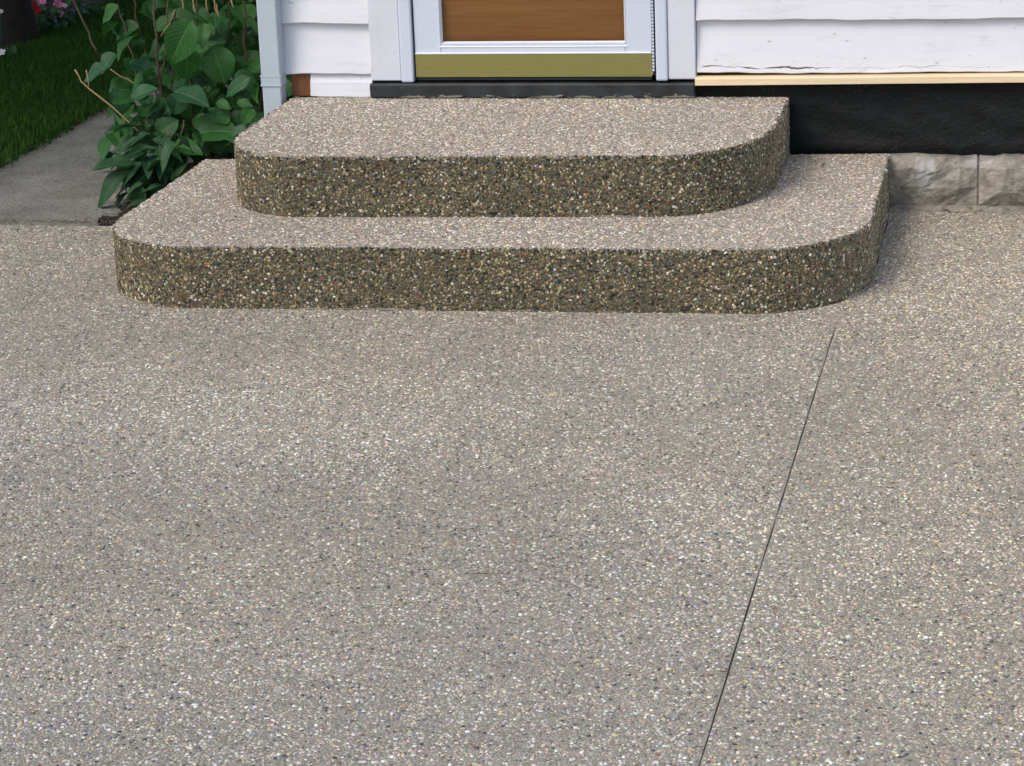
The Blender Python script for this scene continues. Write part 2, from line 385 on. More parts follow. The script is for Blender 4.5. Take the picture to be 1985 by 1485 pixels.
PX0, PX1, PY0 = -4.7, 3.2, -8.2
EDGE_Y = -.347                                  # the patio stops here left of the steps
def jx(y): return -.534 + (y+1.44)*(.024/2.892)
J_END = gp(1620, 630)[1]; JW = .0015
vs = []; fs = []
def V(*p): vs.append(p); return len(vs)-1
ys = [PY0] + [J_END-.012*k for k in range(0)][::-1]
def quad(a, b, c, d): fs.append((V(*a), V(*b), V(*c), V(*d)))
yj = np.linspace(PY0, J_END, 60)
jit = RNG.normal(0, .0005, (60, 2)); jit[-1] = (JW, -JW)
XM = -2.76
Lp = [(jx(y)-JW+jit[i, 0], y, 0) for i, y in enumerate(yj)]; Rp = [(jx(y)+JW+jit[i, 1], y, 0) for i, y in enumerate(yj)]
for i in range(59):
    quad((XM, yj[i], 0), Lp[i], Lp[i+1], (XM, yj[i+1], 0))
    quad(Rp[i], (PX1, yj[i], 0), (PX1, yj[i+1], 0), Rp[i+1])
    bi = (jx(yj[i]), yj[i], -.02); bj = (jx(yj[i+1]), yj[i+1], -.02 if i < 58 else -.001)
    quad(Lp[i], bi, bj, Lp[i+1]); quad(bi, Rp[i], Rp[i+1], bj)
quad((XM, J_END, 0), (PX1, J_END, 0), (PX1, -.005, 0), (XM, -.005, 0))
quad((PX0, PY0, 0), (XM, PY0, 0), (XM, EDGE_Y, 0), (PX0, EDGE_Y, 0))
quad((PX0, EDGE_Y, 0), (XM, EDGE_Y, 0), (XM, EDGE_Y, -.1), (PX0, EDGE_Y, -.1))
quad((XM, EDGE_Y, 0), (XM, -.005, 0), (XM, -.005, -.1), (XM, EDGE_Y, -.1))
quad((PX0, PY0, 0), (PX0, EDGE_Y, 0), (PX0, EDGE_Y, -.1), (PX0, PY0, -.1))
patio = mesh('patio', vs, fs, M_TREAD); tag(patio, kind='structure')

# steps' outlines, anticlockwise seen from above, open at the back
def corner(cx, cy, rx, ry, a0, a1, n=18):
    return [(cx+rx*math.cos(R(a0+(a1-a0)*i/n)), cy+ry*math.sin(R(a0+(a1-a0)*i/n))) for i in range(n+1)]
def outline(xl, xr, yl, yr, rl, rr, backl, backr):
    p = [(xl, backl)]
    p += corner(xl+rl[0], yl+rl[1], rl[0], rl[1], 180, 270)
    p += corner(xr-rr[0], yr+rr[1], rr[0], rr[1], 270, 360)
    p += [(xr, backr)]
    q = []                                      # resample to even short spans with a slight waver of the form board
    for i in range(len(p)-1):
        a, b = np.array(p[i]), np.array(p[i+1]); k = max(1, int(np.linalg.norm(b-a)/.03))
        for j in range(k): q.append(a+(b-a)*j/k)
    q.append(np.array(p[-1])); return np.array(q)
O1 = outline(-2.822, -.462, -1.375, -1.335, (.33, .36), (.34, .42), -.15, -.012)
O2 = outline(-2.530, -.797, -.990, -.945, (.30, .36), (.32, .46), -.012, -.012)
def normals(O):
    t = np.gradient(O, axis=0); n = np.stack([t[:, 1], -t[:, 0]], 1); return n/np.linalg.norm(n, axis=1)[:, None]
def waver(s): return .0015*np.sin(s*9)+.001*np.sin(s*23+1)
def step(name, O, z0, z1, parent, back):
    nr = normals(O); n = len(O); ringz = [(0, z0), (0, z0+.5*(z1-z0)), (0, z1-.011), (-.003, z1-.004), (-.010, z1)]
    s = np.cumsum(np.r_[0, np.linalg.norm(np.diff(O, axis=0), axis=1)])
    wav = waver(s); lip = .0012*np.sin(s*31)
    verts, faces, mi = [], [], []
    for k, (off, z) in enumerate(ringz):
        for i in range(n):
            q = O[i]+nr[i]*(off+wav[i]); verts.append((q[0], q[1], z + (lip[i] if 1 < k < 4 else 0)))
    for k in range(len(ringz)-1):
        for i in range(n-1):
            faces.append((k*n+i, k*n+i+1, (k+1)*n+i+1, (k+1)*n+i)); mi.append(1 if k < 3 else 0)
    m = (len(ringz)-1)*n
    faces.append(tuple(m+i for i in range(n))); mi.append(0)
    faces.append(tuple(k*n for k in range(len(ringz)))[::-1] + tuple(k*n+n-1 for k in range(len(ringz)))); mi.append(1)
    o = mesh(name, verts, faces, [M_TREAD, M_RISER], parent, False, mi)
    sm = np.tile(np.clip((s-(s[-1]-(1.40 if z0 == 0 else .92)))/.5, 0, 1), len(ringz)); at = o.data.attributes.new('end_tan', 'FLOAT', 'POINT'); at.data.foreach_set('value', sm.astype(np.float32))
    return o
steps = empty('entry_steps', (-1.64, -.7, 0))
tag(steps, 'two curved exposed pebble aggregate steps below the storm door', 'steps')
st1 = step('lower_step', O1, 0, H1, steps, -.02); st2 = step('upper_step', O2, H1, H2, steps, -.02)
tag(st1, 'wider lower step with rounded corners'); tag(st2, 'upper landing step with rounded corners')

def inside(P, O):
    x, y = P[:, 0], P[:, 1]; r = np.zeros(len(P), bool); j = len(O)-1
    for i in range(len(O)):
        c = ((O[i, 1] > y) != (O[j, 1] > y)) & (x < (O[j, 0]-O[i, 0])*(y-O[i, 1])/(O[j, 1]-O[i, 1]+1e-12)+O[i, 0])
        r ^= c; j = i
    return r
UPN = lambda n: np.tile([0, 0, 1.0], (n, 1))
SP = .0076
# patio: where the camera, or one a step aside, can see it
P = hexpts(-4.0, 1.0, -5.0, -.02, SP)
keep = (P[:, 0] > -1.86-.62*(P[:, 1]+4.5)*.68-.55) & (P[:, 0] < .55) & (inside(P, O1) == False) & ~((P[:, 0] < XM) & (P[:, 1] > EDGE_Y-.006))
keep &= ~((np.abs(P[:, 0]-jx(P[:, 1])) < .0048) & (P[:, 1] < J_END))
dens = smooth_noise(P, .35, 3)*.6+smooth_noise(P, .05, 4)*.4
keep &= RNG.random(len(P)) < .78+.35*dens
P = P[keep]
tone = .80+.34*smooth_noise(P, .8, 5)+.22*(smooth_noise(P, .17, 6)-.5)
warm = np.clip(.55+.8*(smooth_noise(P, .9, 17)-.5)+.22*(P[:, 0]+1.2)+.18*(P[:, 1]+2.6), 0, 1)        # hue drifts warmer towards the right and the house
tone = tone[:, None]*np.stack([.965+.085*warm, .985+.025*warm, 1.01-.10*warm], 1)
st0 = gp(900, 1060); tone = tone*(1-.13*np.exp(-(((P[:, 0]-st0[0])/.42)**2+((P[:, 1]-st0[1])/.55)**2)*(.7+.6*smooth_noise(P, .2, 19))))[:, None]      # an old damp stain
pebbles('aggregate_pebbles', patio, np.c_[P, np.zeros(len(P))], UPN(len(P)), PAL_TOP, .0017, .0056, .54, .20, tone)
# treads
for st, O, z, cover in ((st1, O1, H1, O2), (st2, O2, H2, None)):
    P = hexpts(O[:, 0].min(), O[:, 0].max(), O[:, 1].min(), O[:, 1].max(), SP*.96)
    k = inside(P, O-normals(O)*.004)
    if cover is not None: k &= ~inside(P, cover)
    k &= RNG.random(len(P)) < .9; P = P[k]
    tone = .92+.2*smooth_noise(P, .5, 8)
    pebbles('aggregate_pebbles', st, np.c_[P, np.full(len(P), z)], UPN(len(P)), PAL_TREAD, .0019, .0058, .54, .20, tone)
# stones that break the arrises
for st, O, z1 in ((st1, O1, H1), (st2, O2, H2)):
    seg = np.linalg.norm(np.diff(O, axis=0), axis=1); s = np.r_[0, np.cumsum(seg)]; nr = normals(O)
    m = int(s[-1]/.0030); q = RNG.uniform(0, s[-1], m); t = RNG.random(m); off = -.0105*t-.0005; zz = z1-.009*(1-t)**1.6-.001
    px, py, nx, ny = (np.interp(q, s, a) for a in (O[:, 0], O[:, 1], nr[:, 0], nr[:, 1])); off = off+waver(q)
    mix_pal = (np.concatenate([PAL_TOP[0], PAL_RISE[0]]), np.concatenate([PAL_TOP[1], PAL_RISE[1]*.5]))
    pebbles('edge_pebbles', st, np.stack([px+nx*off, py+ny*off, zz], 1), UPN(m), mix_pal, .0022, .0058, .6, .12)
# risers
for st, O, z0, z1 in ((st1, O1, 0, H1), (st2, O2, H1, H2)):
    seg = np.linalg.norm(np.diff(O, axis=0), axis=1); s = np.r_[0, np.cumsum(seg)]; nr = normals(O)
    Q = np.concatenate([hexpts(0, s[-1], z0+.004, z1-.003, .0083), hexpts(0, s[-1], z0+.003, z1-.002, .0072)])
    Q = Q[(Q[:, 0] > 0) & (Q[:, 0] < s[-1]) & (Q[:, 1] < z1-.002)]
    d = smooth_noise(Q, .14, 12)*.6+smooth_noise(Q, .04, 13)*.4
    endr = np.clip((Q[:, 0]-(s[-1]-(1.40 if z0 == 0 else .92)))/.5, 0, 1)           # sparser, lighter stones towards the right end
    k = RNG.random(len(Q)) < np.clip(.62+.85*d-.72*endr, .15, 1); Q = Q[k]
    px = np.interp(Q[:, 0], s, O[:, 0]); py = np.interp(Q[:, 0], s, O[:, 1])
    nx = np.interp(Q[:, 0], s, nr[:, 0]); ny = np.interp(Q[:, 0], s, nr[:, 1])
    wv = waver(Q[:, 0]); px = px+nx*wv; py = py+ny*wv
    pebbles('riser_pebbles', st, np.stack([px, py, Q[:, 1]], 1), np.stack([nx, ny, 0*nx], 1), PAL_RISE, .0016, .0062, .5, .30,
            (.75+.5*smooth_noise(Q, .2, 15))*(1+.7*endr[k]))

# cement smear where the lower riser meets the patio
def ribbon(name, pts, w0, z, mat, parent, seed, cut=.35):
    rr = np.random.default_rng(seed); n = len(pts); nr = normals(pts); verts, faces = [], []
    a = np.convolve(rr.random(n+8), np.ones(5)/5, 'same')[4:-4]
    for i in range(n):
        w = max(0.0008, w0*(a[i]-cut)*3); verts += [(*(pts[i]-nr[i]*.004), z), (*(pts[i]+nr[i]*w), z), (*(pts[i]-nr[i]*.004), z+min(w*.6, .008))]
    for i in range(n-1):
        b = i*3; faces += [(b+1, b+4, b+5, b+2)]
    return mesh(name, verts, faces, mat, parent)
ribbon('cement_smear', O1, .010, .0025, M_MORTAR, st1, 3, .50)
ribbon('crease_line', O1, .005, .0012, M_SOIL, st1, 8, .40); ribbon('crease_line', O2, .004, H1+.0012, M_SOIL, st2, 9, .42)  # thin dark strips in the crease at each riser's foot
ribbon('cement_smear', O2, .009, H1+.0025, M_MORTAR, st2, 5, .52)

# garden path, soil bed, lawn, flower bed
PATH_X0, PATH_X1 = -3.915, -3.15
def wavy_sheet(name, x0, x1, y0, y1, nx, ny, z, mat, amp=.0, edge=.0, zamp=0.0, seed=1):
    rr = np.random.default_rng(seed); verts, faces = [], []
    ee = np.stack([np.convolve(rr.normal(0, edge*2.2, ny+9), np.ones(5)/5, 'valid')[:ny+1] for _ in range(2)], 1)
    for j in range(ny+1):
        y = y0+(y1-y0)*j/ny; e0, e1 = ee[j]
        for i in range(nx+1):
            x = x0+(x1-x0)*i/nx + (e0 if i == 0 else e1 if i == nx else 0)
            verts.append((x, y, z+rr.normal(0, zamp)))
    for j in range(ny):
        for i in range(nx):
            a = j*(nx+1)+i; faces.append((a, a+1, a+nx+2, a+nx+1))
    return tag(mesh(name, verts, faces, mat, None, True), kind='structure')
wavy_sheet('path', PATH_X0-.03, PATH_X1+.03, EDGE_Y+.004, 9, 3, 60, -.012, M_PATH)
wavy_sheet('soil_bed', PATH_X1-.02, -2.5, EDGE_Y+.01, 8, 14, 420, -.004, M_SOIL, edge=.016, zamp=.008, seed=4)
wavy_sheet('lawn_soil', -4.96, PATH_X0, -2.0, 9, 10, 400, -.010, M_SOIL, edge=.014, zamp=.004, seed=5)
wavy_sheet('flower_bed', -8.5, -4.95, -1.0, 9, 40, 100, -.002, M_SOIL, edge=.02, zamp=.018, seed=6)
def blades(name, region, n, hgt, wid, mat, seed):
    rr = np.random.default_rng(seed); x0, x1, y0, y1 = region
    X = np.stack([rr.uniform(x0, x1, n), rr.uniform(y0, y1, n)], 1)
    # a ragged border
    X[:, 0] += rr.normal(0, .012, n)
    h = hgt*rr.uniform(.5, 1.25, n)*(.8+.5*smooth_noise(X, .25, seed)); a = rr.uniform(0, 2*np.pi, n); ln = rr.uniform(.1, .75, n)
    d = np.stack([np.cos(a), np.sin(a)], 1); sd_ = np.stack([-np.sin(a), np.cos(a)], 1)*wid*.5
    b0 = np.c_[X-sd_, np.full(n, -.012)]; b1 = np.c_[X+sd_, np.full(n, -.012)]
    m = X+d*(h*ln*.35)[:, None]; m0 = np.c_[m-sd_*.8, h*.6]; m1 = np.c_[m+sd_*.8, h*.6]
    tp = np.c_[X+d*(h*ln)[:, None], h]
    Vv = np.stack([b0, b1, m1, m0, tp], 1).reshape(-1, 3)
    me = bpy.data.meshes.new(name); k = np.arange(n)*5
    F = np.stack([k, k+1, k+2, k+3], 1); T = np.stack([k+3, k+2, k+4], 1)
    me.from_pydata(Vv.tolist(), [], F.tolist()+T.tolist()); me.update()
    o = link(name, me, mat); tag(o, 'short green lawn grass beside the path', 'grass', kind='stuff'); return o
blades('lawn_grass', (-4.97, -3.905, -.6, 8.6), 120000, .031, .0036, M_GRASS, 21)

# dry litter on the soil and at the path's edge
rr = np.random.default_rng(31); n = 1900; vs, fs = [], []
for i in range(n):
    if i < 700: x, y = rr.uniform(-3.24, -2.86), rr.uniform(-.32, .9)
    elif i < 950: x, y = PATH_X0+abs(rr.normal(0, .03)), rr.uniform(-.3, 6)
    elif i < 1500: x, y = rr.uniform(-6.3, -4.95), rr.uniform(1, 6)
    else: x, y = rr.uniform(-3.9, -2.84)+.0, EDGE_Y+.018-abs(rr.normal(0, .012))+.012
    z = rr.uniform(.002, .014); L = rr.uniform(.006, .03); W = rr.uniform(.0015, .006); a = rr.uniform(0, 6.28); e = rr.uniform(-.3, .3)
    d = np.array([math.cos(a), math.sin(a), e])*L*.5; q = np.array([-math.sin(a), math.cos(a), rr.uniform(-.5, .5)])*W*.5; c = np.array([x, y, z]); k = len(vs)
    vs += [c-d, c+q, c+d, c-q, c+np.array([0, 0, W*.4])]; fs += [(k, k+1, k+4), (k+1, k+2, k+4), (k+2, k+3, k+4), (k+3, k, k+4)]
for (ax, ay), (bx, by) in (((374, 1094), (386, 1097)), ((1392, 1301), (1416, 1303)), ((1342, 1449), (1364, 1447)), ((900, 1112), (985, 1113)), ((700, 838), (712, 842)), ((226, 1252), (240, 1256)), ((1700, 1012), (1716, 1010)), ((1180, 760), (1192, 763))):
    a, b = gp(ax, ay, .006), gp(bx, by, .007); k = len(vs); q = np.array([.0007, .0014, 0])
    vs += [a-q, a+q, b+q, b-q, (a+b)/2+np.array([0, 0, .0022])]; fs += [(k, k+1, k+4), (k+1, k+2, k+4), (k+2, k+3, k+4), (k+3, k, k+4)]
tag(mesh('garden_litter', vs, fs, plain('dry_litter', s2l(92, 76, 54), .9, 0, .6, 90)), 'dry twigs and leaf bits scattered on the soil', 'litter', kind='stuff')

# ------------------------------------------------------------------ house
house = empty('house', (-1.6, 3.0, 0))
tag(house, 'white clapboard house with storm door and tarred block foundation', 'house')
HX0, HX1, HZ = -2.545, 4.2, 2.75
# rough core behind the boards: built in three pieces round the door opening
M_CORE = plain('wall_core', s2l(96, 72, 52), .9)
DX0, DX1 = -2.112, -1.232
box('wall_core', HX0+.035, DX0, .022, .14, -.05, HZ, M_CORE, house, 0)
box('wall_core', DX1, HX1, .022, .14, -.05, HZ, M_CORE, house, 0)
box('wall_core', DX0+.001, DX1-.001, .022, .14, 2.50, HZ-.002, M_CORE, house, 0)
box('wall_core', DX0+.001, DX1-.001, .022, .14, -.05, .395, M_CORE, house, 0)
box('side_wall', HX0+.012, HX0+.033, .024, 6.5, -.05, HZ, M_SIDING, house, 0)
box('end_wall', HX1-.1, HX1, .145, 6.5, -.05, HZ, M_SIDING, house, 0)
box('rear_wall', HX0+.05, HX1-.12, 6.35, 6.5, -.05, HZ, M_SIDING, house, 0)
# clapboards
def clapboard(x0, x1, zb0, zb1, zt, mat, seed, droop=.0016):
    """one tapered board, its butt edge a little uneven"""
    rr = random.Random(seed); n = max(6, int((x1-x0)/.035)); prof = []
    ph = [rr.uniform(0, 6) for _ in range(4)]
    for i in range(n+1):
        u = i/n; x = x0+(x1-x0)*u; zb = zb0+(zb1-zb0)*u
        w = droop*(math.sin(x*7+ph[0])+.6*math.sin(x*19+ph[1])+.5*math.sin(x*47+ph[2])) + rr.uniform(-.0006, .0006)
        yo = .0015*math.sin(x*5+ph[3])
        prof.append([(x, -.021+yo, zb+.003+w), (x, -.018+yo, zb+w), (x, .006, zb+w+.0005), (x, .021, zt), (x, .006, zt), (x, -.0145+yo*.8, zb+.05)])
    verts = [p for r in prof for p in r]; faces = []
    for i in range(n):
        for k in range(6): faces.append((i*6+k, i*6+(k+1) % 6, (i+1)*6+(k+1) % 6, (i+1)*6+k)[::-1])
    faces += [tuple(range(6)), tuple(n*6+k for k in range(6))[::-1]]
    return mesh('clapboard', verts, faces, mat, house)
EXP = .1765
CL = -2.240; CR = -1.108                        # outer edges of the door casing
zL = .468
clapboard(-2.462, CL, .388, .388, zL+.02, M_SIDING, 1)
z = zL
for k in range(13):
    x0 = HX0-.004 if k else HX0-.010
    clapboard(x0+random.uniform(-.004, .004), CL, z, z-.001, z+EXP+.02, M_SIDING, 20+k); z += EXP
zR0, zR1 = .4685, .4745
z = zR0
for k in range(13):
    clapboard(CR, HX1, z, z+(.004 if k == 0 else .001), z+EXP+.02, M_SIDING_LOW if k == 0 else M_SIDING, 50+k); z += EXP
# bare wood patch under the left corner boards
sx = wp(570, 165, .0); box('sheathing_board', -2.532, -2.464, -.004, .018, .388, .478, M_SHEATH, house, .002)
# door casing and storm door frame
def casing(x0, x1, zb, seed):
    rr = random.Random(seed); return box('door_casing', x0, x1, -.028, .020, zb, 2.52, M_CASING, house, .003)
casing(CL+.002, -2.131, .446, 1); casing(-1.203, CR-.002, .449, 2)
box('door_casing', CL+.002, CR-.002, -.0285, .020, 2.522, 2.63, M_CASING, house, .003)
box('door_stop', -2.130, wp(798, 75, -.036)[0], -.036, .020, .441, 2.50, M_DOORWHITE, house, .006, 2)
box('door_stop', wp(1270, 75, -.036)[0], -1.204, -.036, .020, .445, 2.50, M_DOORWHITE, house, .006, 2)
box('door_stop', -2.103, -1.237, -.034, .020, 2.46, 2.50, M_DOORWHITE, house, .004)
thr = box('threshold', -2.242, -1.112, -.046, .30, .3885, .439, M_SILL, house, .006, 2)
# storm door
dy = -.022
def dx(px): return wp(px, 90, dy)[0]
def dz(px, py): return wp(px, py, dy)[2]
sdoor = empty('storm_door', (0, 0, 0)); sdoor.parent = house; sdoor.location = -Vector(house.location)
tag(sdoor, 'white aluminium storm door with a brass kick plate')
XA, XB = dx(804), dx(1264); ZB = dz(1030, 149); ZK = dz(1030, 101); ZG = dz(1030, 82); XG0, XG1 = dx(855), dx(1212)
box('stile', XA, XG0, dy, dy+.035, ZB+.004, 2.44, M_DOORWHITE, sdoor, .003)
box('stile', XG1, XB, dy, dy+.035, ZB+.004, 2.44, M_DOORWHITE, sdoor, .003)
box('rail', XG0+.0005, XG1-.0005, dy+.0005, dy+.034, ZB+.005, ZG-.001, M_DOORWHITE, sdoor, .002)
box('rail', XG0+.0005, XG1-.0005, dy+.0005, dy+.034, 2.33, 2.439, M_DOORWHITE, sdoor, .002)
kp = box('kick_plate', XA+.001, XB-.002, dy-.004, dy-.0008, ZB, ZK-.006, M_BRASS, sdoor, .0008)
box('plate_edge', XA+.001, XB-.002, dy-.0065, dy-.0008, ZK-.0058, ZK, M_BEAD, sdoor, .0015)
def bead(x0, x1, z0, z1, horiz, mat=M_BEAD):
    """a bevelled glazing bead with mitred ends"""
    d = .016
    if horiz == 'b': v = [(x0-d, dy-.002, z0), (x1+d, dy-.002, z0), (x1, dy+.014, z0+d), (x0, dy+.014, z0+d)]
    elif horiz == 'l': v = [(x0-.006, dy-.002, z0+.006), (x0, dy+.014, z0+d), (x0, dy+.014, z1), (x0-.006, dy-.002, z1)]
    else: v = [(x1, dy+.014, z0+d), (x1+.006, dy-.002, z0+.006), (x1+.006, dy-.002, z1), (x1, dy+.014, z1)]
    w = [(a, b+.006, c) for a, b, c in v]
    f = [(0, 1, 2, 3), (7, 6, 5, 4)] + [(i, i+4, (i+1) % 4+4, (i+1) % 4) for i in range(4)]
    return mesh('glazing_bead', v+w, f, mat, sdoor)
bead(XG0+.004, XG1-.004, ZG-.015, 2.33, 'b'); bead(XG0+.004, XG1-.004, ZG-.011, 2.33, 'l'); bead(XG0+.004, XG1-.004, ZG-.011, 2.33, 'r')
box('glass_pane', XG0+.001, XG1-.001, dy+.017, dy+.021, ZG-.004, 2.335, M_GLASS, sdoor, 0)
box('sweep', XA+.004, XB-.004, dy+.003, dy+.030, ZB-.012, ZB+.003, M_DARKGAP, sdoor, .001)
hg = box('hinge', XB-.001, XB+.008, dy+.002, dy+.012, ZB+.016, 2.43, M_DARKGAP, sdoor, 0)
for k in range(48):                             # knuckles of the piano hinge
    zz = ZB+.018+k*.0115
    box('hinge_knuckle', XB, XB+.007, dy-.003, dy+.004, zz, zz+.0085, M_DOORWHITE, hg, .001)
box('weatherstrip', wp(798, 75, -.036)[0]+.0005, XA-.001, -.016, .010, ZB-.004, 2.46, M_DARKGAP, house, 0)
# wooden inner door
wd = empty('wooden_door', (0, 0, 0)); wd.parent = house; wd.location = -Vector(house.location); tag(wd, 'brown varnished wooden entry door behind the glass')
box('door_rail', -2.085, -1.255, .030, .070, .45, .80, M_DOORWOOD, wd, .003)
box('door_panel', -2.00, -1.34, .043, .065, .80, 2.3, M_DOORWOOD, wd, .003)
box('door_stile', -2.085, -1.995, .0305, .0695, .8005, 2.45, M_DOORWOOD, wd, .003)
box('door_stile', -1.345, -1.255, .0305, .0695, .8005, 2.45, M_DOORWOOD, wd, .003)
box('door_rail', -1.994, -1.346, .0305, .0695, 2.30, 2.45, M_DOORWOOD, wd, .003)
# new pine ledger under the right-hand boards, tar coat, blocks, footing
yl = -.052
a0, a1 = wp(1347, 152, yl), wp(1347, 166, yl); b0, b1 = wp(1985, 146, yl), wp(1985, 158, yl)
sl = (b1[2]-a1[2])/(b1[0]-a1[0]); XE = 4.15
zt = lambda x: a0[2]+(x-a0[0])*sl*.75; zb = lambda x: a1[2]+(x-a1[0])*sl*.75
xs = np.linspace(a0[0], XE, 40); verts, faces = [], []
for x in xs:
    j = random.uniform(-.0006, .0006)
    verts += [(x, yl+j, zb(x)), (x, yl+j, zt(x)-.004), (x, yl+.004+j, zt(x)), (x, -.001, zt(x)+.001), (x, -.001, zb(x))]
for i in range(len(xs)-1):
    for k in range(5): faces.append((i*5+k, (i+1)*5+k, (i+1)*5+(k+1) % 5, i*5+(k+1) % 5))
faces += [(4, 3, 2, 1, 0), tuple((len(xs)-1)*5+k for k in range(5))]
tag(mesh('ledger_board', verts, faces, M_PINE, house), 'fresh pale pine board under the siding')
# tar membrane: uneven coat, thicker at its lower edge
xs = np.linspace(-1.118, XE, 150); zs = np.linspace(0, 1, 12); verts, faces = [], []
rr = np.random.default_rng(5); lowj = np.convolve(rr.normal(0, .006, 170), np.ones(9)/9, 'same')[10:160]*1.6
for i, x in enumerate(xs):
    for j, u in enumerate(zs):
        zz = (.186+lowj[i])*(1-u)+(zb(x)+.006)*u
        yy = -.004 - .012*math.exp(-((u-.04)/.10)**2) + .005*math.sin(x*11+u*5)*math.sin(u*9+x*3) + .003*math.sin(x*27+u*17+math.sin(x*5)*2) + rr.normal(0, .0008)
        verts.append((x, yy if j else .010, zz))
for i in range(len(xs)-1):
    for j in range(len(zs)-1):
        a = i*len(zs)+j; faces.append((a, a+len(zs), a+len(zs)+1, a+1))
tag(mesh('tar_membrane', verts, faces, M_TAR, house, True), 'black tar coating on the foundation')
def rock_block(x0, x1, z0, z1, seed):
    """rock-faced concrete block: a few broad chipped facets inside a tooled margin"""
    rr = random.Random(seed); bm = bmesh.new(); W = x1-x0; Hh = z1-z0
    nx, nz = 5, 3; g = {}
    peaks = [(rr.uniform(.12, .38), rr.uniform(.3, .6)), (rr.uniform(.5, .88), rr.uniform(.35, .7))]
    for i in range(nx+1):
        for k in range(nz+1):
            u, w = i/nx, k/nz; ed = i in (0, nx) or k in (0, nz)
            if not ed: u += rr.uniform(-.06, .06); w += rr.uniform(-.08, .08)
            d = 0
            if not ed: d = .010+rr.uniform(0, .020)+.024*max(0, 1-min(math.hypot((u-p)*1.6, (w-q)*1.1) for p, q in peaks)*2.2)
            g[i, k] = bm.verts.new((x0+u*W, .006-d, z0+w*Hh))
    for i in range(nx):
        for k in range(nz):
            q = [g[i, k], g[i+1, k], g[i+1, k+1], g[i, k+1]]
            if rr.random() < .5: bm.faces.new(q[:3]); bm.faces.new([q[0], q[2], q[3]])
            else: bm.faces.new([q[0], q[1], q[3]]); bm.faces.new(q[1:])
    bk = [bm.verts.new(p) for p in ((x0, .02, z0), (x1, .02, z0), (x1, .02, z1), (x0, .02, z1))]
    bm.faces.new([g[i, nz] for i in range(nx+1)]+[bk[2], bk[3]]); bm.faces.new([g[i, 0] for i in range(nx, -1, -1)]+[bk[0], bk[1]])
    bm.faces.new([g[nx, k] for k in range(nz, -1, -1)]+[bk[1], bk[2]]); bm.faces.new([g[0, k] for k in range(nz+1)]+[bk[3], bk[0]])
    bmesh.ops.triangulate(bm, faces=bm.faces[:])
    front = [e for e in bm.edges if all(v.co.y < .015 for v in e.verts)]
    bmesh.ops.subdivide_edges(bm, edges=front, cuts=4, use_grid_fill=True)
    for v in bm.verts:
        if x0+.004 < v.co.x < x1-.004 and z0+.004 < v.co.z < z1-.004 and v.co.y < .012:
            v.co.y -= .0045*mnoise.noise(v.co*38+Vector((seed, 0, 0))) + .0025*mnoise.noise(v.co*95)
    me = bpy.data.meshes.new('foundation_block'); bm.to_mesh(me); bm.free(); return link('foundation_block', me, M_BLOCK, house)
for k in range(11):
    x0 = -.170+.398*(k-1); rock_block(x0+.004, x0+.394, .016, .206, 71+k)
box('mortar_bed', -.9, XE, .011, .021, .002, .21, M_MORTAR, house, 0)
xs = np.linspace(-.46, XE, 220); verts, faces = [], []
rr = np.random.default_rng(9)
fr = np.convolve(rr.normal(0, .02, 240), np.ones(5)/5, 'same')[10:230]
for i, x in enumerate(xs):
    e = fr[i]*1.5; cav = .010*(rr.random() < .22); verts += [(x, -.050+e, .0015), (x, -.040+e*.8+rr.normal(0, .005), .012+rr.normal(0, .004)), (x, -.014+rr.normal(0, .006), .013+rr.normal(0, .004)-cav), (x, .012, .0155)]
for i in range(len(xs)-1):
    for k in range(3): faces.append((i*4+k, (i+1)*4+k, (i+1)*4+k+1, i*4+k+1))
mesh('footing', verts, faces, M_MORTAR, house)
# roof
M_ROOF = plain('asphalt_shingle', (.06, .058, .055), .95, 0, .3, 30, .6, 50)
mesh('roof', [(HX0-.3, -.22, HZ+.02), (HX1+.3, -.22, HZ+.02), (HX1+.3, 3.2, 4.4), (HX0-.3, 3.2, 4.4), (HX1+.3, 6.85, HZ+.02), (HX0-.3, 6.85, HZ+.02),
              (HX0-.3, -.22, HZ-.08), (HX1+.3, -.22, HZ-.08), (HX1+.3, 6.85, HZ-.08), (HX0-.3, 6.85, HZ-.08)],
     [(0, 1, 2, 3), (3, 2, 4, 5), (0, 6, 7, 1), (5, 4, 8, 9), (6, 9, 8, 7), (0, 3, 5, 9, 6), (1, 7, 8, 4, 2)], M_ROOF, house)

# ------------------------------------------------------------------ downspout at the house corner
ds = empty('downspout', (-2.61, -.04, 0)); tag(ds, 'pale grey aluminium downspout at the corner of the white house', 'downspout')
yd0, yd1 = -.082, -.014
xa, xb = wp(503, 110, yd0)[0], wp(541, 110, yd0)[0]
def spout_section(name, x0, x1, y0, y1, z0, z1):
    """rolled rectangular tube with fluted face"""
    pr = []
    for (cx, cy, a) in ((x1-.006, y0+.006, 270), (x1-.006, y1-.006, 0), (x0+.006, y1-.006, 90), (x0+.006, y0+.006, 180)):
        for i in range(4): t = R(a+30*i); pr.append((cx+.006*math.cos(t), cy+.006*math.sin(t)))
    n = len(pr); v = [(x, y, z0) for x, y in pr]+[(x, y, z1) for x, y in pr]
    f = [(i, (i+1) % n, n+(i+1) % n, n+i) for i in range(n)]+[tuple(range(n))[::-1], tuple(n+i for i in range(n))]
    return mesh(name, v, f, M_SPOUT, ds)
zs0 = wp(523, 168, yd0)[2]; zs1 = wp(523, 146, yd0)[2]
spout_section('lower_pipe', xa+.001, xb-.001, yd0+.001, yd1-.001, -.02, zs0+.004)
spout_section('upper_pipe', xa, xb, yd0, yd1, zs1, HZ-.09)
spout_section('sleeve', xa-.002, xb+.002, yd0-.002, yd1+.002, zs0, zs1-.0005)
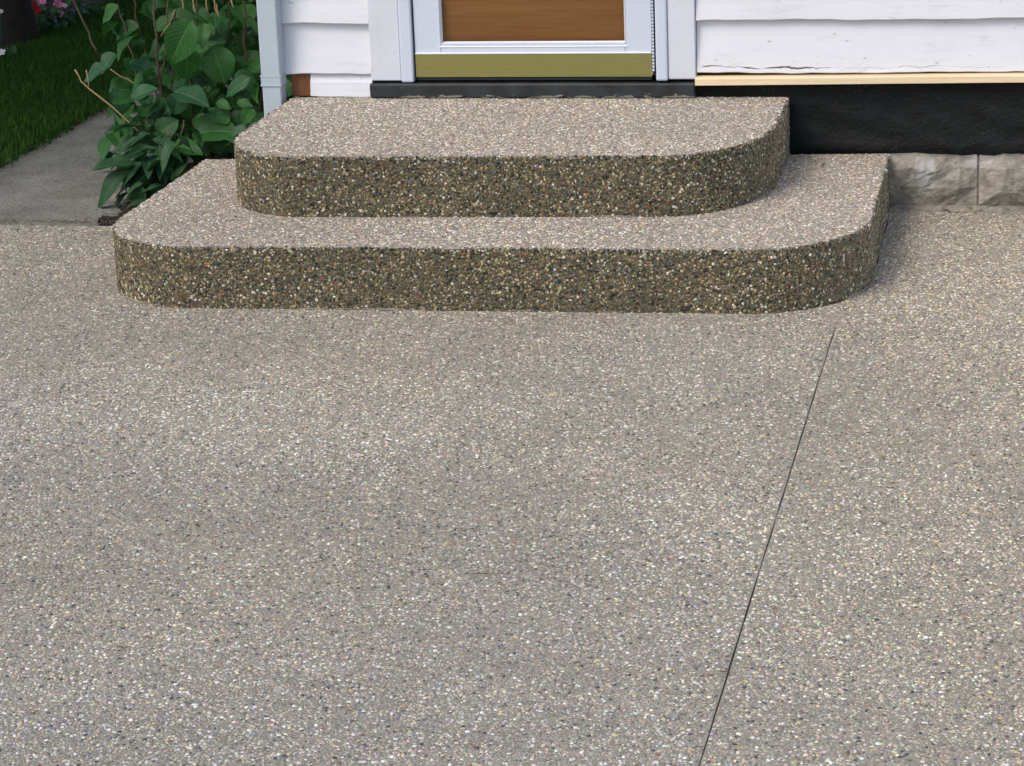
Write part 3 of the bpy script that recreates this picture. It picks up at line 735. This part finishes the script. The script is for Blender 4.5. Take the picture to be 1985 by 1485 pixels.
box('crimp_ring', xa-.0035, xb+.0035, yd0-.0035, yd1+.0035, zs1-.006, zs1-.002, M_SPOUT, ds, .0015)
box('crimp_ring', xa-.0035, xb+.0035, yd0-.0035, yd1+.0035, zs0+.002, zs0+.006, M_SPOUT, ds, .0015)
box('strap', xb-.004, HX0-.012, yd1-.006, yd1-.003, zs1+.008, zs1+.020, M_SPOUT, ds, 0)

# ------------------------------------------------------------------ plants
def leaf_mesh(name, kind, seed, fold=.25, droop=.25, ripple=.03):
    rr = random.Random(seed); rows = 10; cols = (-1, -.6, -.25, 0, .25, .6, 1); vs, fs, uv = [], [], []
    for j in range(rows+1):
        t = j/rows
        if kind == 'heart': w = .50*(math.sin(math.pi*min(1, t**.62))**.75)*(1-.10*t) if 0 < t < 1 else 0
        elif kind == 'round': w = .44*math.sin(math.pi*t**.85)**.62 if 0 < t < 1 else 0
        elif kind == 'ovate': w = .30*math.sin(math.pi*t**.8)**.85 if 0 < t < 1 else 0
        else: w = .155*math.sin(math.pi*t**.75)**.9 if 0 < t < 1 else 0
        for c in cols:
            back = -.13*abs(c)**1.2*(1-t)**3*(1 if kind == 'heart' else 0)
            y = t+back; x = c*w
            zz = fold*abs(x) - droop*t*t + ripple*math.sin(t*11+seed+c*2)*abs(c)
            vs.append((x, y, zz)); uv.append((.5+.5*c*min(1, w/.3+.3), t))
    n = len(cols)
    for j in range(rows):
        for i in range(n-1): fs.append((j*n+i, j*n+i+1, (j+1)*n+i+1, (j+1)*n+i))
    me = bpy.data.meshes.new(name); me.from_pydata(vs, [], fs); me.update()
    ul = me.uv_layers.new(name='UVMap'); li = np.zeros(len(me.loops), int); me.loops.foreach_get('vertex_index', li)
    ul.data.foreach_set('uv', np.array(uv)[li].astype(np.float32).ravel())
    me.polygons.foreach_set('use_smooth', [True]*len(me.polygons)); return me
def variants(kind, mat, n, **kw):
    out = []
    for i in range(n):
        r_ = random.Random(i*7+len(kind)); me = leaf_mesh('leaf', kind, i*3+1, kw.get('fold', .25)*r_.uniform(.4, 1.6), kw.get('droop', .25)*r_.uniform(.2, 1.8), .03)
        me.materials.append(mat); out.append(me)
    return out
LV = {('heart', 0): variants('heart', M_LEAF, 4), ('heart', 1): variants('heart', M_LEAF_TEAL, 3), ('round', 0): variants('round', M_LEAF, 4), ('ovate', 0): variants('ovate', M_LEAF, 5),
      ('ovate', 1): variants('ovate', M_LEAF_TEAL, 3), ('round', 1): variants('round', M_LEAF_TEAL, 3), ('lance', 0): variants('lance', M_LEAF_LOW, 5, droop=.5), ('ovate', 2): variants('ovate', M_LEAF_LOW, 5, droop=.5)}
def put_leaf(parent, base, tip, nrm, kind, matk=0, wscale=1.0, name='leaf'):
    base, tip = Vector(base), Vector(tip); ax = tip-base; L = ax.length; ay = ax.normalized()
    nz = (Vector(nrm)-ay*Vector(nrm).dot(ay)).normalized(); axx = ay.cross(nz)
    o = bpy.data.objects.new(name, random.choice(LV[kind, matk])); COL.objects.link(o)
    m = Matrix((axx*L*wscale, ay*L, nz*L)).transposed().to_4x4(); m.translation = base
    o.parent = parent; o.matrix_parent_inverse = Matrix(); o.matrix_basis = Matrix.Translation(-world_loc(parent)) @ m
    return o
def stem(parent, pts, rads, seed, mat=None, name='stem', amp=.006, k=4):
    P, Q = wobble(pts, rads, k, amp, seed); v, f = tube(P, Q); return mesh(name, v, f, mat or M_STEM, parent, True)
CAMV = lambda p: (Vector(CP)-Vector(p)).normalized()

shrub = empty('garden_shrub', (-3.0, .35, 0)); tag(shrub, 'leafy green shrub with woody stems beside the downspout', 'shrub')
# stems as seen, each standing at its own depth in the bed
def spx(l, y0): return [Vector(wp(px, py, y0)) for px, py in l]
def to_ground(p, dxy): return Vector((p.x+dxy[0], p.y+dxy[1], -.02))
for i, (l, y0, r0, r1) in enumerate([
    ([(296, -90), (298, 0), (302, 90), (309, 165), (316, 235)], .30, .004, .0085),
    ([(322, -80), (326, 20), (318, 120), (312, 172)], .31, .003, .005),
    ([(386, -80), (380, 60), (374, 150), (371, 245)], .42, .003, .006),
    ([(341, -60), (338, 90), (334, 160), (335, 240)], .45, .004, .006),
    ([(470, -80), (474, 60), (476, 150), (468, 240)], .50, .005, .007),
    ([(447, -70), (444, 40), (440, 100), (425, 230)], .60, .004, .006),
    ([(128, -40), (150, 20), (172, 65), (189, 104)], .55, .004, .006),
    ([(228, 8), (240, 40), (249, 75), (262, 130), (300, 250)], .50, .004, .006),
    ([(256, -40), (262, 25), (270, 48), (290, 140), (318, 250)], .55, .003, .005),
    ([(405, 130), (450, 85), (462, 78)], .40, .003, .002),
    ([(482, 108), (498, 140), (520, 190)], .45, .003, .003)]):
    P = spx(l, y0)
    if l[-1][1] > 200: P.append(to_ground(P[-1], (.02, .03)))
    stem(shrub, P, list(np.linspace(r0*.8, r1*.8, len(P))), i)
for l, y0, r in (([(145, 135), (158, 158), (172, 172), (215, 205), (245, 233), (283, 268)], .15, .0035), ([(167, 136), (172, 168)], .15, .003),
                 ([(214, 134), (235, 148), (258, 160), (276, 170)], .35, .0025), ([(340, 18), (329, 45), (312, 70)], .28, .002), ([(240, 385), (248, 410), (241, 432)], .05, .0028),
                 ([(218, 420), (232, 395)], .08, .002)):
    P = spx(l, y0); stem(shrub, P, [r*(.9 if i else .8) for i in range(len(P))], len(l), M_TWIG, 'twig', .002, 2)
# leaves that the photograph shows one by one: base, tip, depth, kind, tone, how far it faces up
UPV = Vector((0, 0, 1))
def pleaf(b, t, y0, kind, matk=0, face=.6, ws=1.0, dy=0.0, side=0.0, parent=shrub):
    B = Vector(wp(*b, y0)); T = Vector(wp(*t, y0+dy)); c = CAMV(B)
    put_leaf(parent, B, T, c*face+UPV*(1-face)+Vector((side, 0, 0)), kind, matk, ws)
for a in [((362, 100), (363, 156), .25, 'heart', 0, .95, 1.05), ((412, 92), (436, 158), .33, 'round', 0, .8, 1.05, -.04), ((486, 150), (430, 181), .22, 'ovate', 1, .6, .8, -.02),
          ((338, 178), (399, 186), .18, 'ovate', 1, .35, 1.25, -.06), ((306, 172), (240, 184), .2, 'ovate', 1, .35, 1.0, -.05), ((348, 186), (334, 226), .16, 'heart', 1, .8, 1.0),
          ((374, 36), (320, 128), .2, 'ovate', 0, .75, 1.05, -.03), ((386, 98), (432, 72), .35, 'ovate', 0, .5, 1.1), ((305, 262), (338, 232), .12, 'round', 0, .7, 1.05),
          ((372, 262), (446, 238), .2, 'round', 0, .5, .9, -.03), ((446, 268), (505, 224), .12, 'ovate', 1, .35, .55), ((332, 282), (386, 282), .1, 'ovate', 0, .4, 1.1, -.04),
          ((268, 272), (214, 286), .12, 'ovate', 0, .4, 1.0, -.04), ((218, 172), (252, 238), .2, 'ovate', 1, .5, .9), ((206, 133), (152, 147), .2, 'ovate', 1, .45, 1.25),
          ((250, 120), (300, 132), .3, 'ovate', 1, .35, 1.1, -.04), ((230, 12), (188, 38), .5, 'ovate', 0, .5, 1.1), ((270, 52), (216, 66), .5, 'round', 0, .5, .8),
          ((268, 74), (280, 90), .5, 'round', 0, .6, 1.2), ((405, 190), (452, 205), .5, 'ovate', 0, .4, 1.2), ((430, 215), (380, 225), .45, 'ovate', 1, .3, 1.1),
          ((470, 120), (510, 105), .5, 'round', 0, .5, 1.0), ((505, 150), (470, 110), .55, 'ovate', 0, .5, 1.0), ((285, 205), (265, 232), .35, 'ovate', 0, .6, 1.2),
          ((560, 188), (553, 152), .2, 'ovate', 0, .8, 1.3), ((300, 60), (335, 30), .45, 'ovate', 0, .5, 1.1), ((395, 30), (415, 62), .5, 'ovate', 0, .8, 1.2),
          ((455, 268), (425, 285), .18, 'ovate', 0, .4, 1.1), ((470, 282), (440, 262), .15, 'ovate', 1, .3, 1.0), ((240, 150), (262, 172), .38, 'ovate', 0, .6, 1.1)]:
    pleaf(*a)
rr = random.Random(5)
for i in range(185):                            # the mass of foliage behind and above them
    y0 = rr.uniform(.30, 1.3); px = rr.triangular(215, 545, 420); py = rr.uniform(-120, 200) if rr.random() < .8 else rr.uniform(180, 290)
    if px < 300 and py > 10 and rr.random() < .5: continue
    B = Vector(wp(px, py, y0)); a = rr.uniform(0, 6.28); L = rr.uniform(.07, .13)
    d = Vector((math.cos(a), math.sin(a), rr.uniform(-.9, .15))).normalized()*L
    put_leaf(shrub, B, B+d, Vector((rr.uniform(-.6, .6), rr.uniform(-1, .2), rr.uniform(.2, 1))), rr.choice(['heart', 'round', 'ovate', 'ovate']), 0 if rr.random() < .8 else 0, rr.uniform(.8, 1.1))
for i in range(110):                            # lower and outer leaves that close the gaps
    px, py, y0 = (rr.uniform(215, 340), rr.uniform(60, 320), rr.uniform(.15, .6)) if i < 55 else (rr.uniform(345, 500), rr.uniform(120, 300), rr.uniform(.2, .7))
    B = Vector(wp(px, py, y0))
    if B.z < .03 or B.x < -3.45: continue
    a = rr.uniform(0, 6.28); L = rr.uniform(.06, .115); d = Vector((math.cos(a), math.sin(a)-.3, rr.uniform(-.9, .2))).normalized()*L
    put_leaf(shrub, B, B+d, Vector((rr.uniform(-.6, .6), rr.uniform(-1, .1), rr.uniform(.3, 1))), rr.choice(['heart', 'round', 'ovate', 'ovate']), 0 if rr.random() < .8 else 1, rr.uniform(.8, 1.1))
for px, py in ((352, 8), (398, 10), (415, 14), (420, 22), (374, 14), (447, 4)):
    P = spx([(px, py-14), (px+2, py), (px+5, py+12)], .28); stem(shrub, P, [.002, .003, .002], px, M_TWIG, 'catkin', .002, 2)

back = empty('garden_shrub', (-2.95, 1.5, 0)); tag(back, 'dense dark shrub growing along the house side behind the woody stems', 'shrub')
rr = random.Random(77)
for i in range(290):
    B = Vector((rr.uniform(-3.22, -2.60), rr.uniform(.75, 2.4), rr.uniform(.02, .95)**1.0)); a = rr.uniform(0, 6.28); L = rr.uniform(.10, .17)
    if B.x < -3.0 and B.z > .5 and rr.random() < .5: continue
    d = Vector((math.cos(a), math.sin(a), rr.uniform(-.9, .2))).normalized()*L
    put_leaf(back, B, B+d, Vector((rr.uniform(-.6, .6), rr.uniform(-1, .2), rr.uniform(.2, 1))), rr.choice(['heart', 'round', 'ovate']), 0, rr.uniform(.9, 1.15))
for i in range(10):
    x, y = rr.uniform(-3.1, -2.7), rr.uniform(.9, 2.2)
    stem(back, [(x, y, -.02), (x+rr.uniform(-.1, .1), y, .5), (x+rr.uniform(-.15, .15), y, 1.05)], [.008, .006, .004], 300+i)
low = empty('perennial_plant', (-3.08, .08, 0)); tag(low, 'low clump of drooping dark green leaves at the path edge', 'plant')
rr = random.Random(9)
for b, t, y0, kind, mk, face, ws, dyy in [((262, 320), (180, 312), .02, 'ovate', 2, .3, .8, -.08), ((250, 330), (172, 376), .0, 'ovate', 2, .4, .7, -.1), ((300, 332), (218, 342), .0, 'lance', 0, .4, 1.3, -.05),
        ((262, 312), (196, 352), .05, 'ovate', 2, .5, .6, -.05), ((300, 338), (232, 322), .03, 'lance', 0, .3, 1.4, -.05), ((318, 360), (276, 354), -.03, 'lance', 0, .3, 1.2, -.04),
        ((275, 360), (262, 410), -.05, 'ovate', 2, .8, .9, -.03), ((330, 350), (354, 318), .0, 'lance', 0, .7, 1.0, 0), ((290, 300), (300, 345), .05, 'ovate', 2, .8, 1.0, -.02),
        ((240, 300), (214, 310), .05, 'ovate', 2, .3, 1.4, -.05), ((300, 372), (318, 366), -.02, 'ovate', 2, .4, 1.6, -.02), ((296, 386), (250, 382), -.04, 'ovate', 2, .3, .9, -.05),
        ((328, 322), (338, 366), .0, 'lance', 0, .7, 1.2, 0), ((285, 292), (225, 296), .1, 'ovate', 2, .4, 1.0, -.04), ((308, 300), (268, 296), .1, 'ovate', 2, .5, 1.1, -.04)]:
    pleaf(b, t, y0, kind, mk, face, ws, dyy, 0, low)
for i in range(90):
    c = Vector((-3.06+rr.gauss(0, .05), .10+rr.gauss(0, .06), rr.uniform(.03, .26)))
    a = rr.uniform(0, 6.28); L = rr.uniform(.07, .15); d = Vector((math.cos(a)-.25, math.sin(a)-.35, rr.uniform(-.75, .35))).normalized()*L
    if rr.random() < .5: put_leaf(low, c, c+d, Vector((rr.uniform(-.3, .3), rr.uniform(-.5, .1), 1)), 'ovate', 2, rr.uniform(.6, 1.0))
    else: put_leaf(low, c, c+d, Vector((0, -.3, 1)), 'lance', 0, rr.uniform(1, 1.6))
for i in range(9):
    a = rr.uniform(0, 6.28); stem(low, [(-3.07, .1, -.01), (-3.07+.05*math.cos(a), .1+.05*math.sin(a), .14), (-3.07+.10*math.cos(a), .1+.10*math.sin(a), .27)], [.004, .003, .002], i, M_STEM, 'stem', .004, 3)

# ------------------------------------------------------------------ flowering plants in the bed beyond the lawn
def petal_mat(n, c): return plain(n, c, .6, 0, .12, 60)
M_RED = petal_mat('red_petal', (.55, .015, .012)); M_PINK = petal_mat('pink_petal', (.62, .20, .34)); M_WHT = petal_mat('white_petal', (.75, .70, .70))
def flower(parent, c, r, mat, seed):
    rr = random.Random(seed); vs, fs = [], []
    c = Vector(c); n = CAMV(c)*.6+UPV*.5+Vector((rr.uniform(-.4, .4), 0, rr.uniform(-.2, .2))); n.normalize(); a = n.cross(UPV).normalized(); b = n.cross(a)
    for k in range(5):
        t = 2*math.pi*k/5+rr.uniform(-.2, .2); d = a*math.cos(t)+b*math.sin(t); s = a*-math.sin(t)+b*math.cos(t); i0 = len(vs)
        vs += [c, c+d*r*.5+s*r*.42+n*r*.15, c+d*r*.95+s*r*.28+n*r*.05, c+d*r*1.05, c+d*r*.95-s*r*.28+n*r*.05, c+d*r*.5-s*r*.42+n*r*.15]
        fs += [tuple(range(i0, i0+6))]
    return mesh('flower', vs, fs, mat, parent)
FB = [(('red'), (52, 62), [(62, 12, .036, M_RED), (70, 20, .03, M_RED), (58, 22, .026, M_RED), (48, 28, .024, M_RED), (44, 19, .016, M_WHT)], 'low bedding plant with red flowers beyond the lawn'),
      (('pink'), (116, 48), [(112, 7, .026, M_PINK), (119, 10, .018, M_PINK), (118, 27, .020, M_PINK), (126, 11, .014, M_WHT)], 'bedding plant with small pink blooms near the dark mulch'),
      (('mix'), (86, 40), [(79, 8, .024, M_PINK), (84, 2, .022, M_PINK), (88, -8, .024, M_RED)], 'bedding plant mixing pink and red blooms between the others'),
      (('white'), (4, 112), [(4, 101, .018, M_WHT), (2, 22, .012, M_WHT)], 'tiny white flowered plant at the lawn edge by the tree')]
for name, g, fl, lab in FB:
    g0 = Vector(gp(*g)); t = empty('flowering_plant', g0); tag(t, lab, 'plant', 'flowers in the bed beyond the lawn')
    rr = random.Random(g[0]); hh = max(Vector(wp(px, py, g0.y)).z for px, py, _, _ in fl)
    for i in range(34 if name != 'white' else 8):
        rad = .14 if name != 'white' else .04
        c = g0+Vector((rr.gauss(0, rad), rr.gauss(0, rad), rr.uniform(.02, max(.05, hh*.85)) if name != 'white' else rr.uniform(0, .05))); a = rr.uniform(0, 6.28); L = rr.uniform(.04, .07)
        put_leaf(t, c, c+Vector((math.cos(a), math.sin(a), rr.uniform(-.5, .3)))*L, Vector((rr.uniform(-.4, .4), -.4, 1)), 'ovate', 2, 1.1)
    for i, (px, py, r_, mt) in enumerate(fl):
        p = Vector(wp(px, py, g0.y-.05))
        stem(t, [g0+Vector((rr.uniform(-.02, .02), 0, -.01)), (g0+p)/2+Vector((0, 0, .01)), p], [.003, .003, .002], i, M_LEAF_LOW, 'stem', .003, 3)
        flower(t, p, r_, mt, i+g[0])

# ------------------------------------------------------------------ shade trees over the lawn and the bed (crowns above the picture)
def tree(base, h, rad, crown_c, crown_r, n, seed, label):
    rr = random.Random(seed); rg = np.random.default_rng(seed)
    t = empty('shade_tree', base); tag(t, label, 'tree', 'trees shading the side garden')
    b = Vector(base); cc = Vector(crown_c)
    P, Q = wobble([b+Vector((0, 0, -.1)), b+Vector((.02, .03, .35)), b.lerp(cc, .45), cc], [rad*1.6, rad*1.05, rad*.8, rad*.25], 5, .02, seed)
    v, f = tube(P, Q, 14); tr = mesh('trunk', v, f, M_BARK, t, True)
    for i in range(9):
        s = b.lerp(cc, rr.uniform(.5, .95)); a = i*2.4+rr.random(); e = cc+Vector((math.cos(a)*crown_r[0]*.75, math.sin(a)*crown_r[1]*.75, rr.uniform(-.3, .7)*crown_r[2]))
        P, Q = wobble([s, s.lerp(e, .5)+Vector((0, 0, .25)), e], [rad*.4, rad*.25, rad*.06], 4, .06, seed*31+i)
        v, f = tube(P, Q, 7); mesh('limb', v, f, M_BARK, tr, True)
    ncl = 90; cen = rg.normal(0, 1, (ncl, 3)); cen /= np.linalg.norm(cen, axis=1)[:, None]; cen *= rg.uniform(.35, 1.0, (ncl, 1))**.6
    w = rg.integers(0, ncl, n); off = rg.normal(0, .17, (n, 3)); C = np.array(cc)+(cen[w]+off)*np.array(crown_r)
    C = C[C[:, 2] > 2.25]; n = len(C)
    a = rg.normal(0, 1, (n, 3)); a /= np.linalg.norm(a, axis=1)[:, None]; b_ = np.cross(a, rg.normal(0, 1, (n, 3))); b_ /= np.linalg.norm(b_, axis=1)[:, None]
    L = rg.uniform(.09, .17, (n, 1)); W = L*.55
    Vv = np.stack([C-a*L*.5, C+b_*W*.5, C+a*L*.5, C-b_*W*.5], 1).reshape(-1, 3); k = np.arange(n)*4
    me = bpy.data.meshes.new('crown'); me.from_pydata(Vv.tolist(), [], np.stack([k, k+1, k+2, k+3], 1).tolist()); me.update(); link('crown', me, M_CROWN, t)
tb = gp(6, 92)
tree((tb[0]-.05, tb[1]+.15, 0), 5, .115, (-5.6, 2.2, 4.1), (2.4, 2.6, 1.7), 15000, 3, 'dark trunked tree standing at the edge of the flower bed')
tree((-7.6, -.6, 0), 6, .16, (-7.2, -.3, 4.6), (2.3, 2.3, 2.1), 12000, 4, 'broad tree in the bed left of the patio')
tree((-6.6, 6.6, 0), 6, .15, (-5.6, 5.8, 4.4), (2.9, 2.6, 2.0), 14000, 5, 'broad tree behind the flowering plants')
